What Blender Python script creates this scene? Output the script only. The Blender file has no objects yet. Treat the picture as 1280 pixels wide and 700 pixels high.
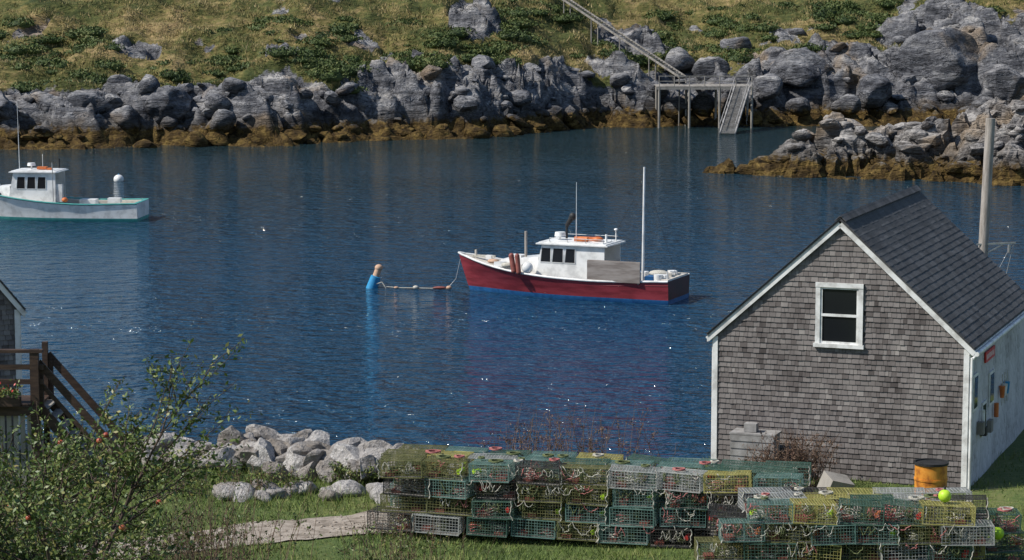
import bpy, math, random, time
import numpy as np
from mathutils import Vector, Matrix, noise, Euler
random.seed(7); rng=np.random.default_rng(7)
S=bpy.context.scene
T0=time.time()
# ---------------------------------------------------------------- node helpers
def nt(name):
    m=bpy.data.materials.new(name); m.use_nodes=True; t=m.node_tree; t.nodes.clear()
    o=t.nodes.new('ShaderNodeOutputMaterial'); b=t.nodes.new('ShaderNodeBsdfPrincipled')
    t.links.new(b.outputs[0],o.inputs[0]); return m,t,b
def setin(t,sock,v):
    if isinstance(v,bpy.types.NodeSocket): t.links.new(v,sock)
    elif isinstance(v,(tuple,list)) and sock.type=='RGBA' and len(v)==3: sock.default_value=(*v,1)
    else: sock.default_value=v
def noi(t,vec,scale,detail=4,rough=.6,dist=0):
    n=t.nodes.new('ShaderNodeTexNoise'); t.links.new(vec,n.inputs['Vector'])
    n.inputs['Scale'].default_value=scale; n.inputs['Detail'].default_value=detail
    n.inputs['Roughness'].default_value=rough; n.inputs['Distortion'].default_value=dist
    return n.outputs[0]
def ramp(t,fac,stops):
    n=t.nodes.new('ShaderNodeValToRGB'); setin(t,n.inputs[0],fac); e=n.color_ramp.elements
    while len(e)<len(stops): e.new(.5)
    for i,(p,c) in enumerate(stops):
        e[i].position=p; e[i].color=(*c,1) if len(c)==3 else c
    return n.outputs[0]
def mx(t,f,a,b,bt='MIX'):
    n=t.nodes.new('ShaderNodeMix'); n.data_type='RGBA'; n.blend_type=bt
    setin(t,n.inputs[0],f); setin(t,n.inputs[6],a); setin(t,n.inputs[7],b); return n.outputs[2]
def ma(t,op,a,b=0.0,c=None,clamp=False):
    n=t.nodes.new('ShaderNodeMath'); n.operation=op; n.use_clamp=clamp
    setin(t,n.inputs[0],a); setin(t,n.inputs[1],b)
    if c is not None: setin(t,n.inputs[2],c)
    return n.outputs[0]
def mr(t,v,a,b,c=0.0,d=1.0,smooth=True):
    n=t.nodes.new('ShaderNodeMapRange'); n.interpolation_type='SMOOTHSTEP' if smooth else 'LINEAR'
    setin(t,n.inputs[0],v)
    for i,x in enumerate((a,b,c,d)): n.inputs[i+1].default_value=x
    return n.outputs[0]
def bmp(t,h,dist,strength=1.0,nrm=None):
    n=t.nodes.new('ShaderNodeBump'); n.inputs['Strength'].default_value=strength; n.inputs['Distance'].default_value=dist
    t.links.new(h,n.inputs['Height'])
    if nrm: t.links.new(nrm,n.inputs['Normal'])
    return n.outputs[0]
def objco(t,sc=(1,1,1)):
    n=t.nodes.new('ShaderNodeTexCoord'); o=n.outputs['Object']
    if sc!=(1,1,1):
        m=t.nodes.new('ShaderNodeMapping'); t.links.new(o,m.inputs[0]); m.inputs['Scale'].default_value=sc; return m.outputs[0]
    return o
def attr(t,name):
    n=t.nodes.new('ShaderNodeAttribute'); n.attribute_name=name; return n.outputs['Fac']
def mat(name,cols,scale=4,rough=.7,bump=0,bscale=20,rndw=0.0,metal=0,sc=(1,1,1),spec=.4):
    m,t,b=nt(name); co=objco(t,sc)
    f=mr(t,noi(t,co,scale,3),.3,.7)
    if rndw>0: f=ma(t,'ADD',ma(t,'MULTIPLY',f,1-rndw),ma(t,'MULTIPLY',attr(t,'rnd'),rndw))
    if len(cols)==1: cols=[tuple(c*.82 for c in cols[0]),cols[0]]
    n=len(cols); col=ramp(t,f,[(i/(n-1),c) for i,c in enumerate(cols)])
    setin(t,b.inputs['Base Color'],col); b.inputs['Roughness'].default_value=rough; b.inputs['Metallic'].default_value=metal
    b.inputs['Specular IOR Level'].default_value=spec
    if bump>0: t.links.new(bmp(t,noi(t,co,bscale,2),bump),b.inputs['Normal'])
    return m
# ---------------------------------------------------------------- mesh builder
def ico(sub):
    import bmesh
    bm=bmesh.new(); bmesh.ops.create_icosphere(bm,subdivisions=sub,radius=1)
    v=np.array([x.co[:] for x in bm.verts]); f=[tuple(a.index for a in x.verts) for x in bm.faces]; bm.free(); return v,f
ICO={i:ico(i) for i in (1,2,3,4)}
def empty(name,loc=(0,0,0),rz=0,parent=None):
    e=bpy.data.objects.new(name,None); S.collection.objects.link(e); e.location=loc; e.rotation_euler=(0,0,rz)
    if parent: e.parent=parent
    return e
class MB:
    def __init__(s): s.v=[];s.f=[];s.m=[];s.r=[];s.s=[]
    def add(s,vs,fs,m=0,r=None,sm=False):
        o=len(s.v); s.v.extend([tuple(map(float,v)) for v in vs]); r=random.random() if r is None else r
        for f in fs: s.f.append(tuple(i+o for i in f)); s.m.append(m); s.r.append(r); s.s.append(sm)
    def box(s,c,d,m=0,R=None,r=None):
        x,y,z=[k/2 for k in d]
        vs=[Vector(p) for p in ((-x,-y,-z),(x,-y,-z),(x,y,-z),(-x,y,-z),(-x,-y,z),(x,-y,z),(x,y,z),(-x,y,z))]
        if R is not None: vs=[R@v for v in vs]
        c=Vector(c); s.add([v+c for v in vs],[(0,3,2,1),(4,5,6,7),(0,1,5,4),(1,2,6,5),(2,3,7,6),(3,0,4,7)],m,r)
    def beam(s,p0,p1,w,h,m=0,up=(0,0,1),r=None):
        p0=Vector(p0);p1=Vector(p1);d=p1-p0;L=d.length;d.normalize();u=Vector(up)
        a=d.cross(u); 
        if a.length<1e-4: a=d.cross(Vector((0,1,0)))
        a.normalize(); u=a.cross(d)
        R=Matrix((d,a,u)).transposed(); s.box((p0+p1)/2,(L,w,h),m,R,r)
    def cyl(s,p0,p1,r0,r1=None,n=8,m=0,r=None,cap=True):
        r1=r0 if r1 is None else r1
        p0=Vector(p0);p1=Vector(p1);d=(p1-p0).normalized(); a=d.orthogonal().normalized(); b=d.cross(a)
        vs=[];
        for p,rr in((p0,r0),(p1,r1)):
            for i in range(n):
                t=2*math.pi*i/n; vs.append(p+(a*math.cos(t)+b*math.sin(t))*rr)
        fs=[(i,(i+1)%n,n+(i+1)%n,n+i) for i in range(n)]
        s.add(vs,fs,m,r,True)
        if cap: s.add(vs,[tuple(range(n))[::-1],tuple(range(n,2*n))],m,r)
    def tube(s,pts,rad,n=5,m=0,r=None):
        pts=[Vector(p) for p in pts]; vs=[];r=random.random() if r is None else r
        for i,p in enumerate(pts):
            d=(pts[min(i+1,len(pts)-1)]-pts[max(i-1,0)]).normalized()
            a=d.cross(Vector((.13,.31,.94))); a.normalize(); b=d.cross(a)
            rr=rad[i] if isinstance(rad,(list,tuple)) else rad
            for k in range(n):
                t=2*math.pi*k/n; vs.append(p+(a*math.cos(t)+b*math.sin(t))*rr)
        fs=[(i*n+k,i*n+(k+1)%n,(i+1)*n+(k+1)%n,(i+1)*n+k) for i in range(len(pts)-1) for k in range(n)]
        s.add(vs,fs,m,r,True)
    def ball(s,c,size,m=0,sub=2,r=None,R=None):
        v,f=ICO[sub]; v=v*np.array(size)
        if R is not None: v=v@np.array(R).T
        s.add(v+np.array(c),f,m,r,True)
    def rock(s,c,size,m=0,sub=3,cuts=12,r=None,lo=.5,hi=.88,rough=.04,smooth=False):
        v,f=ICO[sub]; v=v.copy()
        for _ in range(cuts):
            n=rng.normal(size=3); n/=np.linalg.norm(n); o=rng.uniform(lo,hi)
            k=v@n-o; k=np.where(k>0,k,0); v-=k[:,None]*n
        off=random.uniform(0,99)
        dn=np.array([noise.fractal(Vector((*(p*1.6+off),)),1.0,2.0,3) for p in v])
        v=v*(1+dn[:,None]*rough*3)
        R=np.array(Euler((random.uniform(-.4,.4),random.uniform(-.4,.4),random.uniform(0,6.28))).to_matrix())
        v=(v*np.array(size))@R.T
        s.add(v+np.array(c),f,m,r,smooth)
    def obj(s,name,mats,parent=None,loc=None,rz=None):
        me=bpy.data.meshes.new(name); me.from_pydata(s.v,[],s.f); 
        for m in mats: me.materials.append(m)
        me.polygons.foreach_set('material_index',s.m); me.polygons.foreach_set('use_smooth',s.s)
        a=me.attributes.new('rnd','FLOAT','FACE'); a.data.foreach_set('value',s.r); me.update()
        o=bpy.data.objects.new(name,me); S.collection.objects.link(o)
        if parent: o.parent=parent
        if loc: o.location=loc
        if rz: o.rotation_euler=(0,0,rz)
        return o
def interp(x,pts):
    return float(np.interp(x,[p[0] for p in pts],[p[1] for p in pts]))
def sstep(a,b,x):
    t=min(1,max(0,(x-a)/(b-a))); return t*t*(3-2*t)
def fr(x,y,z=0,o=4): return noise.fractal(Vector((x,y,z)),1.0,2.0,o)
def hsh(p): 
    v=math.sin(p.x*127.1+p.y*311.7+p.z*74.7)*43758.5453; return v-math.floor(v)
def blocks(x,y,sc,seed,skew=.45,edge=.16,tilt=1.6):
    w=noise.noise(Vector((x*.12,y*.12,seed)))*1.5+noise.noise(Vector((x*.5,y*.5,seed)))*.35
    p=Vector(((x+w)/sc,(y+x*skew)/(sc*.75),seed))
    d,pts=noise.voronoi(p); q=pts[0]; h=hsh(q); h2=hsh(q+Vector((3.1,1.7,0)))
    c=sstep(0,edge,d[1]-d[0])
    return h+(p.x-q.x)*(h2-.5)*tilt+(p.y-q.y)*(h-.3)*tilt*.6, c
def grid(name,xs,ys,fn,mats,flat=False):
    nx,ny=len(xs),len(ys); V=[];A=[]
    for y in ys:
        for x in xs:
            r=fn(x,y); V.append(r[0]); A.append(r[1])
    F=[(j*nx+i,j*nx+i+1,(j+1)*nx+i+1,(j+1)*nx+i) for j in range(ny-1) for i in range(nx-1)]
    me=bpy.data.meshes.new(name); me.from_pydata(V,[],F)
    a=me.attributes.new('mask','FLOAT','POINT'); a.data.foreach_set('value',A)
    me.polygons.foreach_set('use_smooth',[(not flat) or A[f[0]]>.4 for f in F])
    for m in mats: me.materials.append(m)
    o=bpy.data.objects.new(name,me); S.collection.objects.link(o); return o
def tris(name,P,mats,k=3,parent=None,mi=None,rv=None):
    n=len(P); me=bpy.data.meshes.new(name)
    me.vertices.add(n*k); me.vertices.foreach_set('co',P.reshape(-1).astype(np.float32))
    me.loops.add(n*k); me.loops.foreach_set('vertex_index',np.arange(n*k,dtype=np.int32))
    me.polygons.add(n); me.polygons.foreach_set('loop_start',np.arange(0,n*k,k,dtype=np.int32))
    me.polygons.foreach_set('loop_total',np.full(n,k,dtype=np.int32))
    for m in mats: me.materials.append(m)
    me.update(calc_edges=True)
    a=me.attributes.new('rnd','FLOAT','FACE'); a.data.foreach_set('value',(rng.random(n) if rv is None else rv).astype(np.float32))
    o=bpy.data.objects.new(name,me); S.collection.objects.link(o)
    if parent: o.parent=parent
    return o
def blades(base,h,w,lean=.35):
    n=len(base); a=rng.uniform(0,2*math.pi,n); d=np.stack([np.cos(a),np.sin(a),np.zeros(n)],1)
    l=rng.normal(size=(n,3))*lean; l[:,2]=0
    h=np.broadcast_to(h,(n,))[:,None]; w=np.broadcast_to(w,(n,))[:,None]
    up=np.array([[0,0,1.]])
    return np.stack([base-d*w/2,base+d*w/2,base+(up+l)*h],1)
def leafquads(c,size,flat=0.0):
    n=len(c); a=rng.normal(size=(n,3)); a/=np.linalg.norm(a,axis=1)[:,None]
    b=rng.normal(size=(n,3)); b-= (a*b).sum(1)[:,None]*a; b/=np.linalg.norm(b,axis=1)[:,None]
    s=np.broadcast_to(size,(n,))[:,None]
    return np.stack([c-a*s,c+b*s*.45,c+a*s,c-b*s*.45],1)

# ---------------------------------------------------------------- world, sun, camera
to_sun=Vector((-.94,-.26,0)).normalized(); EL=math.radians(46)
W=bpy.data.worlds.new("World"); S.world=W; W.use_nodes=True
t=W.node_tree; bg=t.nodes['Background']; sky=t.nodes.new('ShaderNodeTexSky'); sky.sky_type='NISHITA'; sky.sun_disc=False
sky.sun_elevation=EL; sky.sun_rotation=math.atan2(to_sun.x,to_sun.y); sky.air_density=1.0; sky.dust_density=.3; sky.ozone_density=1.5
t.links.new(sky.outputs[0],bg.inputs[0]); bg.inputs[1].default_value=.115
sd=bpy.data.lights.new('sun','SUN'); sd.energy=5.0; sd.angle=math.radians(.5); sd.color=(1,.95,.87)
so=bpy.data.objects.new('sun',sd); S.collection.objects.link(so)
dv=Vector((to_sun.x*math.cos(EL),to_sun.y*math.cos(EL),math.sin(EL))); so.rotation_euler=dv.to_track_quat('Z','Y').to_euler(); so.location=(-60,-20,80)
cd=bpy.data.cameras.new('camera'); cam=bpy.data.objects.new('camera',cd); S.collection.objects.link(cam); S.camera=cam
cam.location=(0,0,15); cam.rotation_euler=(math.radians(90-7.22),0,0); cd.sensor_width=36; cd.lens=84.375; cd.clip_end=8000; cd.clip_start=.5
S.view_settings.view_transform='Standard'; S.view_settings.look='None'; S.view_settings.exposure=0

# ---------------------------------------------------------------- materials
m_water,t,b=nt('water'); co=objco(t,(.7,1.3,1))
n1=noi(t,co,.8,1.5,.5,.5); n2=noi(t,co,2.6,2,.55,.3); n3=noi(t,objco(t,(.3,1,1)),.045,2,.5)
amp=mr(t,n3,.3,.7,.65,1.25)
h=ma(t,'ADD',ma(t,'MULTIPLY',n1,.9),ma(t,'MULTIPLY',n2,.5)); h=ma(t,'MULTIPLY',h,amp)
t.links.new(bmp(t,h,.9),b.inputs['Normal'])
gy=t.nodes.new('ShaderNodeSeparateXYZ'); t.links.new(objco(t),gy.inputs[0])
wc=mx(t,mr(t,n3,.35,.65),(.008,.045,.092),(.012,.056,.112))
hill_refl=mr(t,ma(t,'ADD',gy.outputs[1],ma(t,'MULTIPLY',n3,30)),120,235); wc=mx(t,hill_refl,wc,(.013,.03,.034))  # hill reflection painted into the water colour: darker, greener toward the far shore
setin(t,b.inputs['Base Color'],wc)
b.inputs['Roughness'].default_value=.07; b.inputs['IOR'].default_value=1.33
def shore_mat(name,turf=True,weed=1.7,pal=((.034,.036,.043),(.125,.127,.14),(.26,.257,.262),(.45,.43,.405))):
    m,t,b=nt(name); g=t.nodes.new('ShaderNodeNewGeometry'); P=g.outputs['Position']
    sx=t.nodes.new('ShaderNodeSeparateXYZ'); t.links.new(P,sx.inputs[0]); z=sx.outputs[2]
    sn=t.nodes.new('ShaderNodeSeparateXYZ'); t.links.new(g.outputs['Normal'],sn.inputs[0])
    mp=t.nodes.new('ShaderNodeMapping'); t.links.new(P,mp.inputs[0]); mp.inputs['Rotation'].default_value=(.3,.7,.2); mp.inputs['Scale'].default_value=(.35,1,2.2); ps=mp.outputs[0]
    a=noi(t,ps,.3,5,.68,.6); c=noi(t,P,1.5,3,.7)
    f=ma(t,'ADD',ma(t,'MULTIPLY',a,.65),ma(t,'MULTIPLY',c,.35))
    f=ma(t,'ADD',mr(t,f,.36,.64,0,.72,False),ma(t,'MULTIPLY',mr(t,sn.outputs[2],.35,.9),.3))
    col=ramp(t,f,[(.08,pal[0]),(.4,pal[1]),(.72,pal[2]),(1,pal[3])])
    warm=noi(t,P,.16,3,.6); col=mx(t,mr(t,warm,.55,.67,0,.6),col,(.28,.20,.12))
    dark=noi(t,ps,.6,3,.7,1.2); crk=mr(t,ma(t,'ABSOLUTE',ma(t,'SUBTRACT',dark,.5)),0,.022,.25,1); col=mx(t,1.0,col,crk,'MULTIPLY')
    zn=ma(t,'ADD',z,ma(t,'MULTIPLY',ma(t,'SUBTRACT',c,.5),1.8))
    dk=mr(t,zn,weed+.1,weed+1.4,1,0); col=mx(t,ma(t,'MULTIPLY',dk,.6),col,(.05,.042,.034))
    wc=ramp(t,noi(t,P,1.3,4,.7),[(.32,(.02,.012,.005)),(.5,(.08,.05,.015)),(.7,(.2,.135,.04))])
    col=mx(t,mr(t,zn,weed-.4,weed+.2,1,0),col,wc)
    if turf:
        gm=attr(t,'mask'); e=noi(t,P,.8,4,.7)
        gm=mr(t,ma(t,'ADD',gm,ma(t,'MULTIPLY',ma(t,'SUBTRACT',e,.5),.9)),.42,.56)
        gc=ramp(t,ma(t,'ADD',ma(t,'MULTIPLY',noi(t,P,.13,4,.6),.65),ma(t,'MULTIPLY',c,.35)),
            [(.36,(.04,.055,.016)),(.46,(.085,.095,.028)),(.53,(.17,.145,.05)),(.61,(.32,.235,.11)),(.7,(.17,.11,.05))])
        col=mx(t,gm,col,gc)
    setin(t,b.inputs['Base Color'],col); b.inputs['Roughness'].default_value=.85; b.inputs['Specular IOR Level'].default_value=.2
    t.links.new(bmp(t,noi(t,ps,.9,4,.7,.6),.95),b.inputs['Normal']); return m
m_hill=shore_mat('shore_rock_turf')
m_pen=shore_mat('ledge_rock',False,1.5,((.06,.056,.056),(.19,.178,.172),(.35,.33,.31),(.52,.49,.45)))
m_bould=shore_mat('boulder_rock',False,1.7)
m_ground,t,b=nt('grass_ground'); P=objco(t)
gc=ramp(t,ma(t,'ADD',ma(t,'MULTIPLY',noi(t,P,.5,4,.6),.6),ma(t,'MULTIPLY',noi(t,P,6,4,.7),.4)),[(.33,(.035,.05,.01)),(.48,(.07,.11,.02)),(.6,(.13,.15,.04)),(.72,(.2,.17,.08))])
col=mx(t,attr(t,'mask'),gc,ramp(t,noi(t,P,2.5,4,.7),[(.3,(.04,.03,.02)),(.7,(.16,.13,.10))]))
setin(t,b.inputs['Base Color'],col); b.inputs['Roughness'].default_value=.9; t.links.new(bmp(t,noi(t,P,9,3,.7),.06),b.inputs['Normal'])
m_path=mat('gravel_dirt',[(.20,.165,.13),(.33,.28,.23),(.42,.37,.31)],3,.95,.02,40)
m_grassb=mat('grass_blades',[(.05,.085,.015),(.1,.155,.028),(.16,.21,.045),(.3,.26,.11)],1.2,.7,rndw=.55)
m_dryg=mat('hill_grass_blades',[(.06,.075,.02),(.15,.14,.045),(.32,.25,.11),(.44,.36,.19)],.2,.8,rndw=.3)
m_shrub=mat('shrub_leaves',[(.024,.042,.01),(.05,.08,.018),(.09,.12,.03),(.15,.15,.05)],.3,.7,rndw=.5)
m_leaf=mat('apple_leaves',[(.035,.065,.014),(.08,.125,.028),(.14,.185,.045),(.24,.19,.06)],2,.5,rndw=.75)
m_twig=mat('twigs',[(.05,.035,.028),(.14,.10,.08)],6,.9,rndw=.5)
m_dead=mat('dead_stems',[(.07,.04,.03),(.16,.10,.07),(.24,.17,.12)],6,.9,rndw=.7)
m_apple=mat('apple_skin',[(.30,.05,.03),(.42,.10,.05),(.42,.25,.08)],8,.4,rndw=.5)
m_rip,t,b=nt('riprap_stone'); P=objco(t); f=ma(t,'ADD',ma(t,'MULTIPLY',attr(t,'rnd'),.65),ma(t,'MULTIPLY',mr(t,noi(t,P,2.5,5,.7),.3,.7),.35))
col=ramp(t,f,[(.05,(.15,.125,.10)),(.3,(.31,.275,.24)),(.55,(.42,.395,.375)),(.8,(.56,.535,.51)),(1,(.7,.67,.63))])
col=mx(t,mr(t,noi(t,P,14,3,.75),.35,.6,.5,0),col,(.14,.125,.11))
setin(t,b.inputs['Base Color'],col); b.inputs['Roughness'].default_value=.85; t.links.new(bmp(t,noi(t,P,5,5,.7),.22),b.inputs['Normal'])
m_shing=mat('cedar_shingles',[(.05,.042,.04),(.115,.10,.095),(.17,.152,.145),(.21,.19,.18),(.31,.285,.265)],1.3,.85,.004,60,rndw=.7,sc=(1,1,.4))
m_shingw=mat('whitewashed_shingles',[(.28,.27,.27),(.46,.45,.465),(.56,.55,.57),(.62,.61,.63)],1.0,.85,.004,60,rndw=.4,sc=(1,1,.5))
m_roof=mat('asphalt_roof',[(.04,.041,.045),(.075,.076,.08),(.125,.125,.13)],2.0,.9,.003,90,rndw=.6)
m_white=mat('white_trim_paint',[(.52,.51,.49),(.74,.74,.72),(.82,.82,.81)],3,.5,.002,30)
m_glass,t,b=nt('window_glass'); b.inputs['Base Color'].default_value=(.012,.014,.017,1); b.inputs['Roughness'].default_value=.06
m_dark=mat('dark_interior',[(.01,.01,.01),(.03,.028,.026)],3,.9)
m_brown=mat('brown_stained_wood',[(.035,.02,.014),(.075,.045,.03)],3,.7,.003,30,sc=(1,1,6))
m_grayw=mat('weathered_wood',[(.16,.145,.125),(.28,.26,.23),(.36,.33,.29)],2.5,.85,.005,40,rndw=.4,sc=(1,1,.3))
m_pole=mat('pole_wood',[(.25,.22,.19),(.42,.38,.34)],5,.85,.01,30,sc=(3,3,.3))
m_redh=mat('red_hull_paint',[(.15,.018,.025),(.22,.028,.038),(.26,.037,.049)],1.5,.38,sc=(.5,.5,3),spec=.45)
m_blue=mat('blue_bottom_paint',[(.01,.07,.20),(.02,.12,.30)],3,.5)
m_blkred=mat('transom_dark_red',[(.03,.012,.014),(.07,.015,.02)],2,.4)  # transom face coloured a much darker red than the hull sides
m_bw=mat('boat_white_paint',[(.56,.56,.55),(.75,.75,.73),(.82,.82,.81)],1.6,.4,spec=.5)
m_deck=mat('deck_paint',[(.5,.46,.4),(.66,.62,.55)],2,.7)
m_teal=mat('teal_trim_paint',[(.05,.26,.24),(.08,.35,.32)],3,.5)
m_orange=mat('orange_paint',[(.5,.12,.03),(.65,.2,.06)],3,.5)
m_black=mat('black_rubber',[(.012,.012,.013),(.03,.03,.03)],5,.6)
m_metal=mat('galvanised_metal',[(.35,.36,.37),(.5,.5,.5)],6,.4,metal=.7)
m_ropew=mat('white_rope',[(.35,.33,.27),(.6,.58,.52)],20,.9)
m_ropep=mat('pink_rope',[(.4,.10,.10),(.5,.24,.22)],20,.9)
m_ropeg=mat('olive_rope',[(.09,.12,.05),(.2,.22,.1)],20,.9)
m_tan=mat('tan_foam',[(.45,.27,.17),(.6,.4,.28)],5,.7)
m_buoyb=mat('blue_float',[(.02,.2,.42),(.03,.3,.55)],4,.5)
m_lime=mat('lime_buoy',[(.35,.6,.02),(.5,.75,.05)],4,.45)
m_redb=mat('red_buoy',[(.5,.03,.03),(.65,.06,.05)],4,.45)
m_mar=mat('maroon_fender',[(.20,.06,.045),(.3,.10,.08)],4,.5)

# ---------------------------------------------------------------- water
mb=MB(); R=4000
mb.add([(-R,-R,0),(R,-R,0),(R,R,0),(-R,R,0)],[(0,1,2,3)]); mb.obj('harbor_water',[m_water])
mb=MB(); mb.add([(-R,-R,-6),(R,-R,-6),(R,R,-6),(-R,R,-6)],[(0,1,2,3)]); mb.obj('seabed_ground',[m_ground])

# ---------------------------------------------------------------- far island
YS=[(-300,190),(-120,200),(-75,205),(-45,208),(-34,210),(-17,215),(-3,223.5),(5,235),(17,243),(29,240),(44,241),(55,239),(110,236),(300,230)]
HC=[(-80,5.5),(-45,5.2),(-25,5.4),(-10,6.5),(4,7.2),(12,5.8),(18,6),(28,7.5),(38,8),(45,9.5),(60,11)]
WC=[(-80,12),(-25,12),(-10,13),(4,13),(12,13),(18,14),(28,14),(45,18)]
def ysf(x): return interp(x,YS)+fr(x*.11,3.3)*3.0+fr(x*.5,7.7)*.8
PR=[(0,0),(.12,.12),(.25,.24),(.4,.58),(.65,.86),(1,1)]
def outc(x,y):
    b=0
    for cx,cy,rx,ry in((-4,249,3,9),(-36,231,3,3),(13,260,5,6),(45,260,7,7),(-22,232,2,3),(34,256,3,3)):
        b=max(b,1-((x-cx)/rx)**2-((y-cy)/ry)**2)
    return max(0,b)
def far_h(x,y):
    d=y-ysf(x); H=interp(x,HC); w=interp(x,WC)
    if d<-4: return -1.6+.1*fr(x,y),0.0
    if d<0: base=d*.4
    elif d<w: base=H*interp(d/w,PR)
    else: base=H+.29*(d-w)
    if base>24: base=24+(base-24)*.2
    top=sstep(w*.68,w*1.06,d+fr(x*.16,y*.16,5)*8)
    o=outc(x,y)
    n=fr(x*.12,y*.12,9); mask=top*(1-min(1,o*1.8)); 
    if n>.42: mask*=1-min(1,(n-.42)*7)
    rk=1-mask
    amp=(1-.75*top*(1-min(1,o*2)))*sstep(-3,4,d)
    b0,c0=blocks(x+31,y,8.0,4.0,.6,.1,1.3); b1,c1=blocks(x,y,3.6,1.0,.45,.2,1.5); b2,c2=blocks(x+9,y,1.4,2.0,.45,.3,1.2)
    z=base+rk*amp*((b0-.5)*1.8*sstep(2,6,d)+(b1-.5)*2.3*(.4+.6*sstep(2,6,d))+(b2-.5)*.5-(1-c0)*.8-(1-c1)*.9-(1-c2)*.25)
    z+=o*.7*rk+mask*(fr(x*.2,y*.2,2)*1.3+fr(x*.9,y*.9,4)*.18)+rk*fr(x*.8,y*.8,1)*.3
    return z,mask
xs=np.concatenate([np.arange(-300,-62,5),np.arange(-62,66,.36),np.arange(66,300,5)])
ds=np.concatenate([np.arange(-6,30,.32),np.arange(30,60,1.2),np.arange(60,260,12)])
def far_pt(x,dd):
    y=interp(x,YS)+dd; z,mk=far_h(x,y)
    jx=fr(x*.7,y*.7,11)*.5*(1-mk); return (x+jx,y,z),mk
grid('island_hill',xs,ds,far_pt,[m_hill],False)
print('hill',time.time()-T0)
mb=MB()
for (x,y,z,r,fl) in [(30,249,5.0,4.2,.75),(45,250,5.6,6.0,.7),(37,245,3.2,2.6,.7),(20.5,250,5.2,2.4,.8),(17.5,252,6.3,2,.8),(51,246,4,3.2,.7),(26,245,3.6,2.2,.7),(34,243,2,1.8,.7),(29,242.5,1.8,1.5,.7),(24,256,7.6,2.0,.7),
      (16.5,243.5,1.6,1.7,.8),(19.5,244,2.0,1.7,.8),(22.5,243.5,1.8,1.6,.8),(18,241,.5,1.1,.7),(24.5,242,.8,1.3,.7),
      (-31,218,3.4,2.9,.72),(-27,219,3.4,1.9,.8),(-38,216,3.4,2.5,.7),(-41.5,216,3.5,2.0,.7),(-36,221,5,1.6,.8),(-46,214,3.1,2.6,.7),(-23.5,220,3.2,2.1,.8),(-34.5,215,2.2,1.6,.8),(-20,222,3.5,1.6,.8),(-26,215,2,1.5,.8)]:
    mb.rock((x,y,z),(r,r*.8,r*fl),0,4 if r>2.4 else 3,16,lo=.6,hi=.92,rough=.05,smooth=True)
for i in range(300):
    x=random.uniform(-60,62); d=abs(random.gauss(0,1))*6+.5
    if x>15: d*=1.5
    y=ysf(x)+d; z,mk=far_h(x,y)
    if mk>.6 and random.random()<.8: continue
    r=random.choice([.4,.5,.7,.9,1.3]); mb.rock((x,y,z+r*.05),(r*random.uniform(.9,1.6),r,r*random.uniform(.5,.8)),0,2,9,lo=.6,hi=.9,smooth=random.random()<.4)
mb.obj('shore_boulders',[m_bould])
C=[];I=MB()
def bush_far(x,y,r,hh):
    z=far_h(x,y)[0]; n=min(int(130*r*r),420); a=rng.normal(size=(n,3)); a[:,2]=np.abs(a[:,2]); a/=np.linalg.norm(a,axis=1)[:,None]
    lump=1+.25*np.sin(a[:,0]*5+x)*np.cos(a[:,1]*4+y)
    p=a*np.array([r,r,hh])*(lump*rng.uniform(.8,1.08,n))[:,None]+np.array([x,y,z-.1]); C.append(p)
    I.ball((x,y,z-.1),(r*.72,r*.72,hh*.7),0,2,r=.0)
zones=[(-29,-16,12,30,75),(-12,0,10,20,55),(-55,-40,10,26,50),(9,20,13,28,50),(20,40,13,30,85),(-20,-10,9,15,30),(-40,-28,11,18,20),(-2,8,15,30,40),(36,62,16,34,60),(-60,60,10,30,130)]
for x0,x1,d0,d1,n in zones:
    for _ in range(n):
        x=random.uniform(x0,x1); d=random.uniform(d0,d1); y=interp(x,YS)+d; mk=far_h(x,y)[1]
        if mk<.35 or fr(x*.13,y*.13,21)<-.2: continue
        r=random.uniform(.5,1.9); bush_far(x,y,r,r*random.uniform(.3,.5))
e=empty('hillside_shrubs')
C=np.concatenate(C); tris('leaves',leafquads(C,rng.uniform(.10,.22,len(C))),[m_shrub],4,e); I.obj('inner_mass',[m_shrub],e)
B=[]
while len(B)<42000:
    x=random.uniform(-56,60); d=random.uniform(8,38); y=interp(x,YS)+d
    z,mk=far_h(x,y)
    if mk>.45 and fr(x*.3,y*.3,30)>-.2: B.append((x,y,z-.05))
B=np.array(B); tris('hillside_grass',blades(B,rng.uniform(.15,.5,len(B)),rng.uniform(.06,.14,len(B)),.4),[m_dryg],3)
print('veg',time.time()-T0)

# ---------------------------------------------------------------- rocky point (right)
CL=[(16,184,1.0,-.5),(19,184.5,3.5,1.0),(23,186.5,7,2.7),(27,187,8,2.6),(31,185,8,2.2),(36,183,11,4.4),(42,182,14,5.6),(60,177,18,6.5),(110,168,24,7)]
def pen_pt(x,y):
    cy=interp(x,[(c[0],c[1]) for c in CL]); hw=interp(x,[(c[0],c[2]) for c in CL]); H=interp(x,[(c[0],c[3]) for c in CL])
    q=abs(y-cy)/(hw*(1+.25*fr(x*.2,y*.2,3)))
    if x<16: q+= (16-x)*.6
    prof=max(-1.2,(1-q**1.5)) if q<3 else -1.2
    base=H*prof if prof>0 else prof*1.5
    base=base-.3+.5*sstep(1.6,.9,q)
    a=sstep(1.25,.7,q); b1,c1=blocks(x,y,2.6,5.0,-.3); b2,c2=blocks(x,y,1.0,6.0,.3,.25)
    z=base+a*((b1-.5)*2.0-(1-c1)*.7)+sstep(1.5,.9,q)*((b2-.5)*.5-(1-c2)*.2+fr(x,y,2)*.3)
    return (x+fr(x*.8,y*.8,8)*.3,y,z),0.0
grid('rocky_point',np.concatenate([np.arange(11,52,.3),np.arange(52,110,2)]),np.arange(158,206,.3),pen_pt,[m_pen],True)
mb=MB()
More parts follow.
